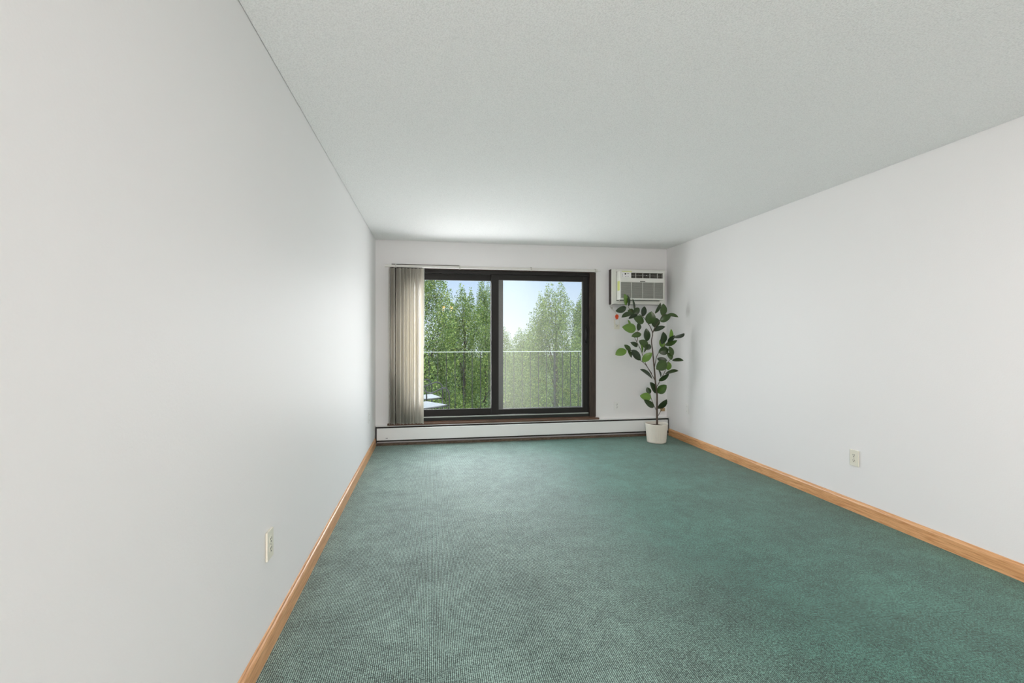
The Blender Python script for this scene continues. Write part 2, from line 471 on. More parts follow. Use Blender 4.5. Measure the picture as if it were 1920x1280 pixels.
sL = sash(-.387, .826, .303, 2.061, 5.908, .075, .094, .075, .086, 'left')
# pull handle on the right stile
bm = bmesh.new()
add_box(bm, 1.945, 1.972, 5.862, 5.8675, 1.19, 1.42, bev=.002)
hp = catmull([(1.958, 5.862, 1.405), (1.952, 5.838, 1.400), (1.950, 5.822, 1.36), (1.952, 5.818, 1.305), (1.955, 5.826, 1.25), (1.960, 5.845, 1.212), (1.962, 5.862, 1.205)], 5)
add_tube(bm, hp, .008, seg=10)
bmesh.ops.translate(bm, verts=list(bm.verts), vec=-off)
obj('handle', bm, M_handle, sR)
# insect screen outside the right sash
bm = bmesh.new()
for d in ((.835, .896, .31, 2.05), (1.935, 1.985, .31, 2.05), (.896, 1.935, .31, .352), (.896, 1.935, 2.02, 2.05)):
    add_box(bm, d[0], d[1], 5.955, 5.970, d[2], d[3], bev=.0015)
sf = wobj('screen_frame', bm, M_screenframe)
bm = bmesh.new(); add_box(bm, .893, 1.938, 5.9620, 5.9626, .349, 2.023)
bmesh.ops.translate(bm, verts=list(bm.verts), vec=-off)
obj('insect_screen', bm, M_screen, sf)

# ------------------------------------------------------------------ baseboard heater
ht = thing('baseboard_heater', 'long low white baseboard heater along the wall under the window', 'heater', (1.2, 5.8, 0))
HX0, HX1 = XL + .010, XR - .008
def hobj(name, bm, m):
    bmesh.ops.translate(bm, verts=list(bm.verts), vec=(-1.2, -5.8, 0)); return obj(name, bm, m, ht)
bm = bmesh.new(); add_box(bm, HX0, HX1, 5.833, 5.8385, .03, .2265); add_box(bm, HX0, HX1, 5.792, 5.833, .2215, .2265, bev=.001)
hobj('back_plate', bm, M_heater)
bm = bmesh.new(); add_box(bm, HX0 + .012, HX1 - .012, 5.768, 5.774, .064, .203, bev=.0015)
add_prism(bm, [(5.768, .2025), (5.772, .2045), (5.782, .2045), (5.782, .2025)], 'x', HX0 + .012, HX1 - .012)
hobj('front_panel', bm, M_heater)
bm = bmesh.new(); add_box(bm, HX0 + .014, HX1 - .014, 5.786, 5.832, .045, .212)
hobj('heating_element', bm, M_fin)
for x0, x1 in ((HX0, HX0 + .009), (HX1 - .009, HX1)):
    bm = bmesh.new(); add_box(bm, x0, x1, 5.772, 5.8385, .03, .2205, bev=.001); hobj('end_cap', bm, M_fin)
bm = bmesh.new(); add_box(bm, -.532, -.508, 5.7665, 5.768, .086, .092, bev=.0005); hobj('maker_plate', bm, M_key)

# ------------------------------------------------------------------ vertical blind, drawn to the left
bl = thing('vertical_blind', 'beige vertical blind with its vanes stacked at the left of the window', 'blind', (-.3, 5.79, 0))
def bobj(name, bm, m):
    bmesh.ops.translate(bm, verts=list(bm.verts), vec=(.3, -5.79, 0)); return obj(name, bm, m, bl)
bm = bmesh.new()
add_prism(bm, [(5.735, 2.108), (5.735, 2.131), (5.739, 2.135), (5.775, 2.135), (5.779, 2.131), (5.779, 2.108), (5.768, 2.106), (5.746, 2.106)], 'x', -.540, 2.075)
add_box(bm, 2.075, 2.115, 5.745, 5.765, 2.115, 2.121)
bobj('head_rail', bm, M_rail)
for x in (-.415, .336, 1.214, 2.045):
    bm = bmesh.new()
    add_box(bm, x - .007, x + .007, 5.729, 5.838, 2.1355, 2.141, bev=.001)
    add_box(bm, x - .007, x + .007, 5.729, 5.7345, 2.100, 2.141, bev=.001)
    add_box(bm, x - .009, x + .009, 5.729, 5.745, 2.098, 2.1055, bev=.001)
    add_box(bm, x - .010, x + .010, 5.832, 5.8385, 2.122, 2.146, bev=.001)
    bobj('bracket', bm, M_clip)
bm = bmesh.new(); add_box(bm, -.470, .345, 5.826, 5.8385, 2.135, 2.1565, bev=.001); bobj('mounting_strip', bm, M_brown)
NV = 19
VANE_TURN = [10, 12, -14, 8, 10, -20, 6, -12, 4, -8, 9, -10, 2, -6, 5, -12, -4, 3, -16]
VANE_STEP = [0, .9, 1.15, .8, 1.0, 1.2, .85, 1.1, 1.0, .95, 1.05, .9, 1.1, .95, 1.0, 1.05, .9, 1.1, 1.0]
for i in range(NV):
    t = i / (NV - 1)
    x = -.492 + sum(VANE_STEP[:i + 1]) / sum(VANE_STEP) * .375
    ang = math.radians(70 + VANE_TURN[i])
    bm = bmesh.new(); w = .089; n = 6; zt, zb = 2.098, .256 + .004 * math.sin(i * 1.7)
    prof = []
    for k in range(n + 1):
        s = (k / n - .5) * w; c = .005 * (1 - (2 * k / n - 1) ** 2)
        prof.append((s, c))
    ring = prof + [(s, c - .0012) for s, c in reversed(prof)]
    ca, sa = math.cos(ang), math.sin(ang)
    # vane runs from the wall side (left) to the room side (right)
    pts = [(x + s * ca + c * sa, 5.757 - s * sa + c * ca) for s, c in ring]
    A = [bm.verts.new((p[0], p[1], zb)) for p in pts]; B = [bm.verts.new((p[0], p[1], zt)) for p in pts]
    m_ = len(pts)
    for k in range(m_):
        f = bm.faces.new((A[k], A[(k + 1) % m_], B[(k + 1) % m_], B[k])); f.smooth = True
    bm.faces.new(A); bm.faces.new(B)
    v = bobj('vane', bm, M_vane)
bm = bmesh.new()
for dx in (0, .007):
    add_tube(bm, [(-.090 + dx, 5.752, 2.106), (-.090 + dx, 5.752, 1.2)], .0016, seg=6)
add_ball(bm, (-.0865, 5.752, 1.19), .008, 10, .018)
bobj('pull_chain', bm, M_chain)

# ------------------------------------------------------------------ wall air conditioner
ac = thing('air_conditioner', 'white wall air conditioner mounted beside the window near the right corner', 'air conditioner', (2.63, 5.8385, 1.705))
FRONT = Vector((-.014, -.030, -.0035))          # the front housing stands this much proud of the trim
def aobj(name, bm, m, p=None):
    if name not in ('wall_sleeve', 'trim_flange', 'power_cord', 'cord_clip', 'plug', 'warning_tag'):
        bmesh.ops.translate(bm, verts=list(bm.verts), vec=FRONT)
    bmesh.ops.translate(bm, verts=list(bm.verts), vec=(-2.63, -5.8385, -1.705)); return obj(name, bm, m, p or ac)
bm = bmesh.new(); add_box(bm, 2.260, 2.984, 5.750, 5.8385, 1.699, 2.148); aobj('wall_sleeve', bm, M_sleeve)
bm = bmesh.new()
for d in ((2.258, 2.321, 1.699, 2.149), (2.911, 2.986, 1.699, 2.149), (2.321, 2.911, 1.699, 1.745), (2.321, 2.911, 2.115, 2.149)):
    add_box(bm, d[0], d[1], 5.735, 5.750, d[2], d[3], bev=.003)
aobj('trim_flange', bm, M_acw)
bm = bmesh.new(); add_box(bm, 2.336, 2.924, 5.771, 5.784, 1.749, 2.117); aobj('gasket', bm, M_black)
# front housing with openings for the vent and the intake
bm = bmesh.new(); fy = 5.645; by = 5.784
ax0, ax1, az0, az1 = 2.338, 2.925, 1.757, 2.112
gx0, gx1, gz0, gz1 = 2.346, 2.913, 1.772, 1.974
vx0, vx1, vz0, vz1 = 2.482, 2.910, 2.026, 2.093
for d in ((ax0, gx0, az0, az1), (gx1, ax1, az0, az1), (gx0, gx1, az0, gz0), (gx0, gx1, gz1, vz0), (gx0, vx0, vz0, az1), (vx0, gx1, vz1, az1), (vx1, gx1, vz0, vz1)):
    add_box(bm, d[0], d[1], fy, by - .002, d[2], d[3])
bmesh.ops.remove_doubles(bm, verts=list(bm.verts), dist=1e-5)
aobj('housing', bm, M_acw)
bm = bmesh.new(); add_box(bm, gx0 + .001, gx1 - .001, 5.664, 5.67, gz0 + .001, gz1 - .001); aobj('filter', bm, M_filter)
bm = bmesh.new()
nl = 21
for k in range(nl):
    z = gz0 + (k + .5) * (gz1 - gz0) / nl
    add_prism(bm, [(fy + .001, z - .0014), (fy + .001, z + .0014), (fy + .017, z + .0062), (fy + .017, z + .0034)], 'x', gx0, gx1)
for x in (2.487, 2.637, 2.790): add_box(bm, x - .0035, x + .0035, fy + .0005, fy + .018, gz0, gz1)
aobj('intake_grille', bm, M_acg)
bm = bmesh.new(); add_box(bm, vx0 + .001, vx1 - .001, 5.690, 5.695, vz0 + .001, vz1 - .001); aobj('vent_cavity', bm, M_acd)
bm = bmesh.new()
for k in range(26):
    x = vx0 + (k + .5) * (vx1 - vx0) / 26; add_box(bm, x - .0008, x + .0008, fy + .020, fy + .040, vz0, vz1)
vf = aobj('air_vane', bm, M_acd)
bm = bmesh.new()
for x in (2.545, 2.640, 2.735, 2.835): add_box(bm, x - .0025, x + .0025, fy + .002, fy + .016, vz0, vz1)
add_box(bm, vx0, vx1, fy + .006, fy + .012, (vz0 + vz1) / 2 - .001, (vz0 + vz1) / 2 + .001)
aobj('vent_louvre', bm, M_acg)
bm = bmesh.new(); add_ball(bm, (2.688, fy + .004, 2.061), .0075, 10, .004); aobj('vent_tab', bm, M_white)
bm = bmesh.new(); add_box(bm, 2.352, 2.474, fy - .003, fy - .0002, 2.030, 2.094, bev=.001); cp = aobj('control_panel', bm, M_white)
bm = bmesh.new(); add_box(bm, 2.394, 2.410, fy - .0045, fy - .0032, 2.066, 2.084, bev=.0005); aobj('display', bm, M_lcd, cp)
for (x, z, w, h_) in ((2.366, 2.071, .010, .007), (2.366, 2.048, .010, .006), (2.404, 2.045, .010, .006), (2.425, 2.047, .007, .006), (2.443, 2.047, .007, .006), (2.428, 2.079, .012, .005), (2.446, 2.079, .012, .005)):
    bm = bmesh.new(); add_box(bm, x - w / 2, x + w / 2, fy - .0045, fy - .0032, z - h_ / 2, z + h_ / 2, bev=.0005); aobj('button', bm, M_key, cp)
bm = bmesh.new(); add_box(bm, 2.600, 2.668, fy - .002, fy - .0002, 1.979, 1.990, bev=.0005); aobj('badge', bm, M_acd)
bm = bmesh.new(); add_box(bm, ax0 - .0012, ax0 - .0002, 5.665, 5.735, 1.87, 1.99); aobj('energy_label', bm, M_sticker)
bm = bmesh.new(); add_box(bm, 2.36, 2.49, fy - .0012, fy - .0002, 2.101, 2.110); aobj('energy_label', bm, M_sticker)
bm = bmesh.new()
add_tube(bm, catmull([(2.338, 5.67, 1.7535), (2.335, 5.69, 1.735), (2.32, 5.722, 1.712), (2.295, 5.729, 1.706), (2.268, 5.728, 1.702), (2.252, 5.755, 1.69), (2.268, 5.815, 1.675), (2.292, 5.825, 1.650), (2.318, 5.825, 1.628), (2.345, 5.824, 1.60), (2.358, 5.820, 1.56), (2.361, 5.813, 1.512)], 5), .0045, seg=8)
aobj('power_cord', bm, M_cord)
bm = bmesh.new(); add_ball(bm, (2.297, 5.828, 1.655), .013, 12); aobj('cord_clip', bm, M_clip)
bm = bmesh.new(); add_box(bm, 2.343, 2.386, 5.795, 5.8295, 1.442, 1.505, bev=.004); aobj('plug', bm, M_white)
bm = bmesh.new()
add_prism(bm, [(2.332, 1.545), (2.338, 1.566), (2.357, 1.576), (2.374, 1.566), (2.379, 1.545), (2.371, 1.520), (2.357, 1.508), (2.341, 1.520)], 'y', 5.802, 5.808)
aobj('warning_tag', bm, M_orange)

# ------------------------------------------------------------------ outlets
def outlet(label, M, plate_m, thick=.010, duplex=True, w=.072, h=.117):
    """local frame: x along the wall, y away from the wall into the room, z up"""
    t = thing('wall_outlet' if duplex else 'blank_wall_plate', label, 'outlet' if duplex else 'wall plate')
    t.matrix_world = M
    bm = bmesh.new(); add_box(bm, -w / 2, w / 2, .0008, thick, -h / 2, h / 2, bev=.0022); p = obj('cover_plate', bm, plate_m, t)
    if duplex:
        for dz in (.0195, -.0195):
            bm = bmesh.new(); prof = []
            for k in range(20):
                a = 2 * PI * k / 20; prof.append((max(-.0145, min(.0145, .0175 * math.cos(a))), dz + .0145 * math.sin(a)))
            add_prism(bm, prof, 'y', thick, thick + .0015); r = obj('receptacle', bm, plate_m, t)
            bm = bmesh.new()
            add_box(bm, -.0082, -.0050, thick + .0015, thick + .0020, dz - .001, dz + .0085)
            add_box(bm, .0050, .0078, thick + .0015, thick + .0020, dz, dz + .0080)
            s = []
            for k in range(12):
                a = 2 * PI * k / 12; s.append((.0034 * math.cos(a), dz - .0070 + .0034 * math.sin(a)))
            add_prism(bm, s, 'y', thick + .0015, thick + .0020)
            obj('slot', bm, M_slot, r)
    for dz in ((0,) if duplex else (.030, -.030)):
        bm = bmesh.new(); add_ball(bm, (0, thick, dz), .0032, 10); obj('screw', bm, M_screw, t)
    return t
def frame_of(x, y, z, side):
    if side == 'left': R = Matrix(((0, 1, 0), (-1, 0, 0), (0, 0, 1)))       # wall_left: into the room is +x
    elif side == 'right': R = Matrix(((0, -1, 0), (1, 0, 0), (0, 0, 1)))
    else: R = Matrix(((-1, 0, 0), (0, -1, 0), (0, 0, 1)))
    return Matrix.Translation((x, y, z)) @ R.to_4x4()
outlet('ivory double outlet low on the left wall nearest the viewer', frame_of(XL, 2.075, .436, 'left'), M_ivory)
outlet('white double outlet low on the right wall above the oak baseboard', frame_of(XR, 3.012, .395, 'right'), M_ivory)
outlet('pale outlet low on the window wall between window and potted plant', frame_of(2.368, YB, .392, 'back'), M_white, thick=.006)
outlet('outlet under the air conditioner holding its orange-tagged plug', frame_of(2.368, YB, 1.445, 'back'), M_ivory, thick=.006, h=.125)
outlet('blank white plate low on the right wall behind the potted plant', frame_of(XR, 5.325, .413, 'right'), M_white, thick=.006, duplex=False)
outlet('thin white plate low on the left wall beside the heater end', frame_of(XL, 5.21, .432, 'left'), M_white, thick=.006, duplex=False)
# small cable stub and box in the corner behind the plant
cb = thing('cable_box', 'small tan cable box on the window wall behind the potted plant', 'cable socket', (3.0, YB - .001, .33))
bm = bmesh.new(); add_box(bm, -.028, .028, -.022, 0, -.022, .022, bev=.003); obj('box_body', bm, M_plate, cb)
bm = bmesh.new(); add_tube(bm, catmull([(0.01, -.012, .022), (.02, -.014, .06), (.03, -.02, .10), (.045, -.03, .115)], 5), .003, seg=6); obj('cable_stub', bm, M_slot, cb)

# ------------------------------------------------------------------ ceiling lamp behind the viewer (its two warm bulbs mirror in the left pane)
lp = thing('ceiling_lamp', 'brass ceiling lamp whose warm bulbs glow mirrored in the left window pane', 'lamp', LAMP)
bm = bmesh.new(); add_lathe(bm, [(.07, H - LAMP[2] - .001), (.07, H - LAMP[2] - .02), (.02, H - LAMP[2] - .03)], 24); obj('ceiling_cap', bm, M_brass, lp)
bm = bmesh.new(); add_tube(bm, [(0, 0, H - LAMP[2] - .028), (0, 0, .02)], .009, seg=10); add_ball(bm, (0, 0, .02), .022); obj('stem', bm, M_brass, lp)
for k in range(2):
    s = (-1, 1)[k]
    bm = bmesh.new(); add_tube(bm, catmull([(0, 0, .02), (s * .05, 0, -.02), (s * .10, 0, .0), (s * .115, 0, .035)], 5), .006, seg=8); a = obj('arm', bm, M_brass, lp)
    bm = bmesh.new(); add_lathe(bm, [(.018, .03), (.024, .045), (.02, .055)], 16, cx=s * .115); obj('socket', bm, M_brass, a)
    bm = bmesh.new(); add_ball(bm, (s * .115, 0, .088), .042, 20, .045); obj('bulb', bm, M_bulb, lp)
    bm = bmesh.new(); add_ball(bm, (s * .115, 0, .008), .020, 16, .016); obj('lower_glow', bm, M_bulb, lp)  # glowing ball stands in for each bulb's lower second reflection

# ------------------------------------------------------------------ potted rubber plant
pl = thing('potted_plant', 'tall green rubber plant in a cream ribbed pot in the right corner', 'plant', (2.71, 5.42, 0.0))
bm = bmesh.new()
outer = [(.100, .000), (.111, .004), (.114, .012)]
for k in range(1, 15):
    z = .012 + k * (.205 - .012) / 14; outer.append((.114 + (.131 - .114) * k / 14, z))
outer += [(.1325, .215), (.134, .226), (.1335, .231), (.129, .231), (.1265, .224), (.122, .175), (.120, .172)]
add_lathe(bm, outer, 144, flute=(.02, .165, .0042, 36)); obj('pot', bm, M_pot, pl)
bm = bmesh.new(); add_lathe(bm, [(.1195, .174), (.1195, .196), (.085, .203), (.03, .209)], 40); obj('soil', bm, M_soil, pl)
LEAVES = [(-0.41,-0.056,1.659,-0.468,-0.129,1.789,0.064,2),(-0.369,-0.04,1.645,-0.406,-0.095,1.78,0.026,0),(-0.414,-0.066,1.63,-0.585,-0.157,1.585,0.058,0),(-0.282,0.002,1.597,-0.291,0.029,1.754,0.038,0),(-0.279,-0.005,1.564,-0.382,-0.039,1.6,0.07,1),(-0.307,-0.022,1.563,-0.24,-0.04,1.633,0.064,0),(-0.331,-0.045,1.581,-0.507,-0.145,1.518,0.032,0),(-0.256,-0.029,1.563,-0.39,-0.072,1.503,0.038,0),(-0.175,0.01,1.533,-0.136,0.034,1.659,0.051,0),(-0.155,0.009,1.468,-0.3,-0.021,1.512,0.09,1),(-0.268,-0.027,1.377,-0.465,-0.09,1.4,0.083,2),(-0.346,-0.019,1.415,-0.368,-0.006,1.492,0.032,2),(-0.224,0.011,1.358,-0.238,-0.006,1.454,0.058,0),(-0.195,-0.002,1.325,-0.329,-0.025,1.293,0.051,1),(-0.122,-0.008,1.228,-0.155,-0.048,1.383,0.058,0),(-0.102,-0.009,1.436,-0.091,-0.058,1.589,0.102,1),(-0.013,0.016,1.398,0.026,0.053,1.523,0.083,0),(-0.017,-0.005,1.566,0.045,-0.035,1.695,0.038,0),(0.079,0.004,1.541,0.1,0.004,1.692,0.09,1),(0.139,-0.081,1.532,0.057,0.044,1.484,0.077,1),(0.1,-0.063,1.564,0.167,-0.207,1.529,0.038,1),(-0.043,-0.002,1.358,0.081,-0.059,1.416,0.045,0),(0.061,-0.044,1.189,0.037,-0.117,1.338,0.077,0),(0.14,-0.091,1.228,0.134,-0.122,1.376,0.026,2),(0.137,-0.162,1.267,0.181,-0.326,1.317,0.07,0),(0.101,-0.087,1.216,0.131,-0.198,1.299,0.038,0),(0.086,-0.049,1.176,0.154,-0.205,1.236,0.032,1),(0.094,-0.008,1.143,0.06,0.021,1.254,0.051,2),(0.113,-0.091,1.132,-0.003,-0.06,1.099,0.083,0),(0.151,-0.123,1.056,0.11,-0.109,1.171,0.058,1),(0.135,-0.128,1.011,0.093,-0.102,1.1,0.07,1),(0.133,-0.13,1.011,0.193,-0.28,1.012,0.045,0),(0.115,-0.047,0.995,0.008,0.003,1.019,0.045,0),(0.086,-0.088,0.984,-0.054,-0.108,0.897,0.102,1),(0.119,-0.066,0.983,0.123,-0.059,0.879,0.064,2),(0.076,-0.056,0.84,0.143,-0.25,0.892,0.032,0),(0.049,-0.026,0.786,-0.005,-0.078,0.888,0.032,0),(0.011,-0.034,0.742,0.076,-0.16,0.835,0.038,0),(-0.394,-0.019,1.126,-0.532,-0.009,1.075,0.083,2),(-0.339,-0.018,1.113,-0.417,-0.008,1.19,0.051,1),(-0.253,-0.039,1.171,-0.382,-0.131,1.217,0.038,0),(-0.37,-0.011,1.119,-0.296,0.033,1.033,0.038,1),(-0.34,-0.034,1.126,-0.208,-0.016,1.002,0.07,0),(-0.105,-0.001,1.163,-0.219,0.005,1.241,0.077,1),(-0.189,-0.02,1.086,-0.23,-0.077,1.191,0.038,2),(-0.165,-0.011,1.092,-0.167,-0.06,1.177,0.051,1),(-0.091,-0.015,1.196,-0.134,-0.019,1.125,0.051,0),(-0.195,-0.017,0.983,-0.103,-0.083,1.094,0.064,2),(-0.058,-0.033,0.782,-0.247,-0.114,0.906,0.045,0),(0.004,0.008,0.595,-0.076,0.001,0.734,0.077,0),(0.004,-0.02,0.598,0.056,-0.134,0.706,0.083,1),(-0.074,0.019,0.589,-0.109,0.033,0.666,0.051,0),(-0.075,-0.024,0.549,-0.253,-0.097,0.581,0.07,2),(-0.044,-0.033,0.426,-0.206,-0.112,0.531,0.045,0),(0.022,0.002,0.4,0.094,-0.088,0.521,0.064,0)]
STEMS = {
 'trunk': [(0.007,0.0,0.205),(0.005,0.0,0.446),(0.005,0.0,0.596),(-0.014,0.0,0.727),(-0.031,0.0,0.916),(-0.052,0.0,1.111),(-0.065,0.0,1.234),(-0.052,0.0,1.326),(-0.083,0.0,1.41)],
 'b1': [(-0.014,0.0,0.746),(-0.083,0.0,0.858),(-0.146,0.0,0.969),(-0.201,0.0,1.118),(-0.26,-0.008,1.222),(-0.304,-0.016,1.299)],
 'b2': [(-0.063,0.0,0.838),(-0.146,0.0,0.949),(-0.222,-0.001,1.008)],
 'b2b': [(-0.222,-0.001,1.008),(-0.334,-0.021,1.119),(-0.393,-0.032,1.126)],
 'b3': [(-0.028,0.0,0.903),(-0.014,0.0,0.981),(0.014,0.0,1.071),(0.075,-0.017,1.15),(0.112,-0.067,1.222),(0.151,-0.123,1.267)],
 'b4': [(0.007,0.0,0.681),(0.063,0.0,0.778),(0.087,-0.033,0.851),(0.112,-0.067,0.97),(0.143,-0.112,1.036)],
 'b5': [(-0.052,0.0,1.326),(-0.028,0.0,1.371)],
 'b6': [(-0.083,0.0,1.41),(-0.132,0.0,1.475),(-0.18,0.0,1.533),(-0.245,-0.005,1.564),(-0.319,-0.019,1.589),(-0.378,-0.029,1.639)],
 'b7': [(-0.049,0.0,1.345),(-0.014,0.0,1.41),(0.035,0.0,1.476),(0.075,-0.017,1.54),(0.104,-0.056,1.565)],
 'b8': [(-0.007,0.0,0.394),(-0.042,0.0,0.467),(-0.07,0.0,0.539),(-0.083,0.0,0.598)],
 'b9': [(0.021,0.0,0.322),(0.049,0.0,0.367),(0.079,-0.022,0.428),(0.108,-0.061,0.478)],
 'b10': [(-0.26,-0.008,1.222),(-0.245,-0.005,1.293),(-0.245,-0.005,1.364)],
 'b11': [(0.007,0.0,0.576),(0.014,0.0,0.609)],
}

bm = bmesh.new(); add_tube(bm, catmull(STEMS['trunk'], 5), .0125, .005, seg=10); obj('trunk', bm, M_trunk, pl)
for k, pts in STEMS.items():
    if k == 'trunk': continue
    bm = bmesh.new(); add_tube(bm, catmull(pts, 4), .0048 if k[:2] in ('b1', 'b2', 'b3', 'b4', 'b6', 'b7') else .004, .0028, seg=8); obj('branch', bm, M_trunk, pl)
bm = bmesh.new(); tone = bm.loops.layers.float_color.new('tone')
rl = random.Random(3)
for (bx, by_, bz, tx, ty, tz, w, tn) in LEAVES:
    b = Vector((bx, by_, bz)); t = Vector((tx, ty, tz)); ax = t - b; L = ax.length; ax.normalize()
    ty_j = rl.uniform(-.55, .55); narrow = w / max(L, .01) < .45
    # the blade normal looks out of the bush; narrow ones are seen nearly edge on
    nrm = Vector((rl.uniform(-.3, .3), -1, rl.uniform(.0, .55)))
    side = ax.cross(nrm).normalized(); nrm = side.cross(ax).normalized()
    if narrow:
        roll = rl.choice((-1, 1)) * math.radians(rl.uniform(12, 24)); W = max(w * 1.4, L * .34)
    else:
        roll = math.radians(rl.uniform(-22, 22)); W = w * 1.24
    R = Matrix.Rotation(roll, 3, ax); side = R @ side; nrm = R @ nrm
    NL, NW = 9, 3; droop = rl.uniform(.03, .10) * L; cup = rl.uniform(.10, .20)
    tv = {0: rl.uniform(.02, .22), 1: rl.uniform(.36, .55), 2: rl.uniform(.75, 1.0)}[tn]
    grid = []
    for i in range(NL + 1):
        u = i / NL
        hw = W / 2 * (math.sin(PI * u ** .95) ** .66 if 0 < u < 1 else 0) 
        hw = max(hw, .0012)
        c = b + ax * (L * u) - nrm * droop * (4 * (u - .45) ** 2)
        row = []
        for j in range(-NW, NW + 1):
            q = j / NW
            row.append(bm.verts.new(c + side * hw * q + nrm * (cup * hw * abs(q) - .0015 * (1 - abs(q)))))
        grid.append(row)
    for i in range(NL):
        for j in range(2 * NW):
            f = bm.faces.new((grid[i][j], grid[i][j + 1], grid[i + 1][j + 1], grid[i + 1][j])); f.smooth = True
            rib = .10 if j in (NW - 1, NW) else 0
            for lo in f.loops: lo[tone] = (min(1, tv + rib * .5),) * 3 + (1,)
fo = obj('foliage', bm, M_leaf, pl, fix=False)

# ------------------------------------------------------------------ balcony
BZ = -0.09
RY = 8.42
struct(box_obj('balcony_floor', M_concrete, (-3.2, 5.2, YB + WT + .002, RY + .12, BZ - .16, BZ)))
ra = thing('balcony_railing', 'thin black iron balcony railing with upright bars outside the window', 'railing', (1.0, RY, BZ))
def robj(name, bm, m):
    bmesh.ops.translate(bm, verts=list(bm.verts), vec=(-1.0, -RY, -BZ)); return obj(name, bm, m, ra)
RX0, RX1, RZ = -2.6, 4.6, 1.026
bm = bmesh.new(); add_box(bm, RX0, RX1, RY - .019, RY + .019, RZ - .012, RZ, bev=.002); robj('top_rail', bm, M_toprail)
bm = bmesh.new(); add_box(bm, RX0, RX1, RY - .012, RY + .012, BZ + .08, BZ + .10, bev=.002); robj('bottom_rail', bm, M_ironrail)
x = RX0; k = 0
while x <= RX1 + .001:
    post = k % 16 == 0; r = .016 if post else .006
    bm = bmesh.new(); add_box(bm, x - r, x + r, RY - r, RY + r, BZ if post else BZ + .095, RZ - .011)
    robj('post' if post else 'baluster', bm, M_ironrail); x += .1505; k += 1

# ------------------------------------------------------------------ patio chairs (wrought iron with sling seats)
pc = thing('patio_chair', 'black iron patio chair with grey seat just outside the left pane', 'chair', (-.13, 6.70, BZ), math.radians(36), 'patio chairs on the balcony')
def seat_mesh():
    bm = bmesh.new(); n = 8
    top = [[None] * (n + 1) for _ in range(n + 1)]; bot = [[None] * (n + 1) for _ in range(n + 1)]
    for i in range(n + 1):
        for j in range(n + 1):
            u, v = i / n, j / n
            xx = -.23 + .48 * u; yy = (-.25 + .50 * v) * (1 - .10 * (1 - u))
            zz = .425 - .014 * math.sin(PI * u) * math.sin(PI * v) + .012 * u ** 3
            top[i][j] = bm.verts.new((xx, yy, zz)); bot[i][j] = bm.verts.new((xx, yy, zz - .006))
    for i in range(n):
        for j in range(n):
            f = bm.faces.new((top[i][j], top[i + 1][j], top[i + 1][j + 1], top[i][j + 1])); f.smooth = True
            f = bm.faces.new((bot[i][j], bot[i][j + 1], bot[i + 1][j + 1], bot[i + 1][j])); f.smooth = True
    for i in range(n):
        for a, b in (((i, 0), (i + 1, 0)), ((i + 1, n), (i, n)), ((0, i + 1), (0, i)), ((n, i), (n, i + 1))):
            bm.faces.new((top[a[0]][a[1]], bot[a[0]][a[1]], bot[b[0]][b[1]], top[b[0]][b[1]]))
    return bm
obj('seat', seat_mesh(), M_seat, pc)
bm = bmesh.new()
add_tube(bm, catmull([(.245, -.262, .418), (.255, 0, .424), (.245, .262, .418)], 4), .008, seg=8)
add_tube(bm, [(-.23, -.236, .410), (.245, -.262, .418)], .008, seg=8); add_tube(bm, [(-.23, .236, .410), (.245, .262, .418)], .008, seg=8)
add_tube(bm, [(-.23, -.236, .410), (-.23, .236, .410)], .008, seg=8)
obj('seat_frame', bm, M_iron, pc)
for s in (-1, 1):
    bm = bmesh.new()
    add_tube(bm, catmull([(-.27, s * .245, .80), (-.20, s * .252, .715), (-.11, s * .262, .640), (-.03, s * .268, .622), (.07, s * .270, .648), (.15, s * .272, .672), (.215, s * .272, .660), (.258, s * .270, .600), (.268, s * .268, .50), (.262, s * .266, .40)], 5), .0095, seg=8)
    obj('armrest', bm, M_iron, pc)
    bm = bmesh.new(); add_tube(bm, [(.262, s * .266, .40), (.272, s * .27, .0)], .0095, seg=8); obj('leg', bm, M_iron, pc)
    bm = bmesh.new(); add_tube(bm, catmull([(-.235, s * .240, .405), (-.245, s * .245, .2), (-.285, s * .25, 0)], 4), .0095, seg=8); obj('leg', bm, M_iron, pc)
bm = bmesh.new()
for s in (-1, 1): add_tube(bm, catmull([(-.235, s * .238, .405), (-.25, s * .24, .6), (-.275, s * .245, .82), (-.30, s * .20, .93)], 4), .0095, seg=8)
add_tube(bm, catmull([(-.30, -.20, .93), (-.315, 0, .96), (-.30, .20, .93)], 4), .0095, seg=8)
obj('back_frame', bm, M_iron, pc)
bm = bmesh.new(); n = 6; vs = []
for i in range(n + 1):
    u = i / n; row = []
    for j in range(n + 1):
        v = j / n; yy = -.232 + .464 * v
        row.append(bm.verts.new((-.238 - .06 * u ** 1.6 - .012 * math.sin(PI * v), yy * (1 - .1 * u), .47 + .42 * u)))
    vs.append(row)
for i in range(n):
    for j in range(n):
        f = bm.faces.new((vs[i][j], vs[i + 1][j], vs[i + 1][j + 1], vs[i][j + 1])); f.smooth = True
ob = obj('backrest', bm, M_seat, pc)
sm = ob.modifiers.new('thickness', 'SOLIDIFY'); sm.thickness = .006
dup(pc, (-.165, 7.64, BZ), math.radians(18), 'farther black iron patio chair beyond the first one near the railing', 'patio chairs on the balcony')

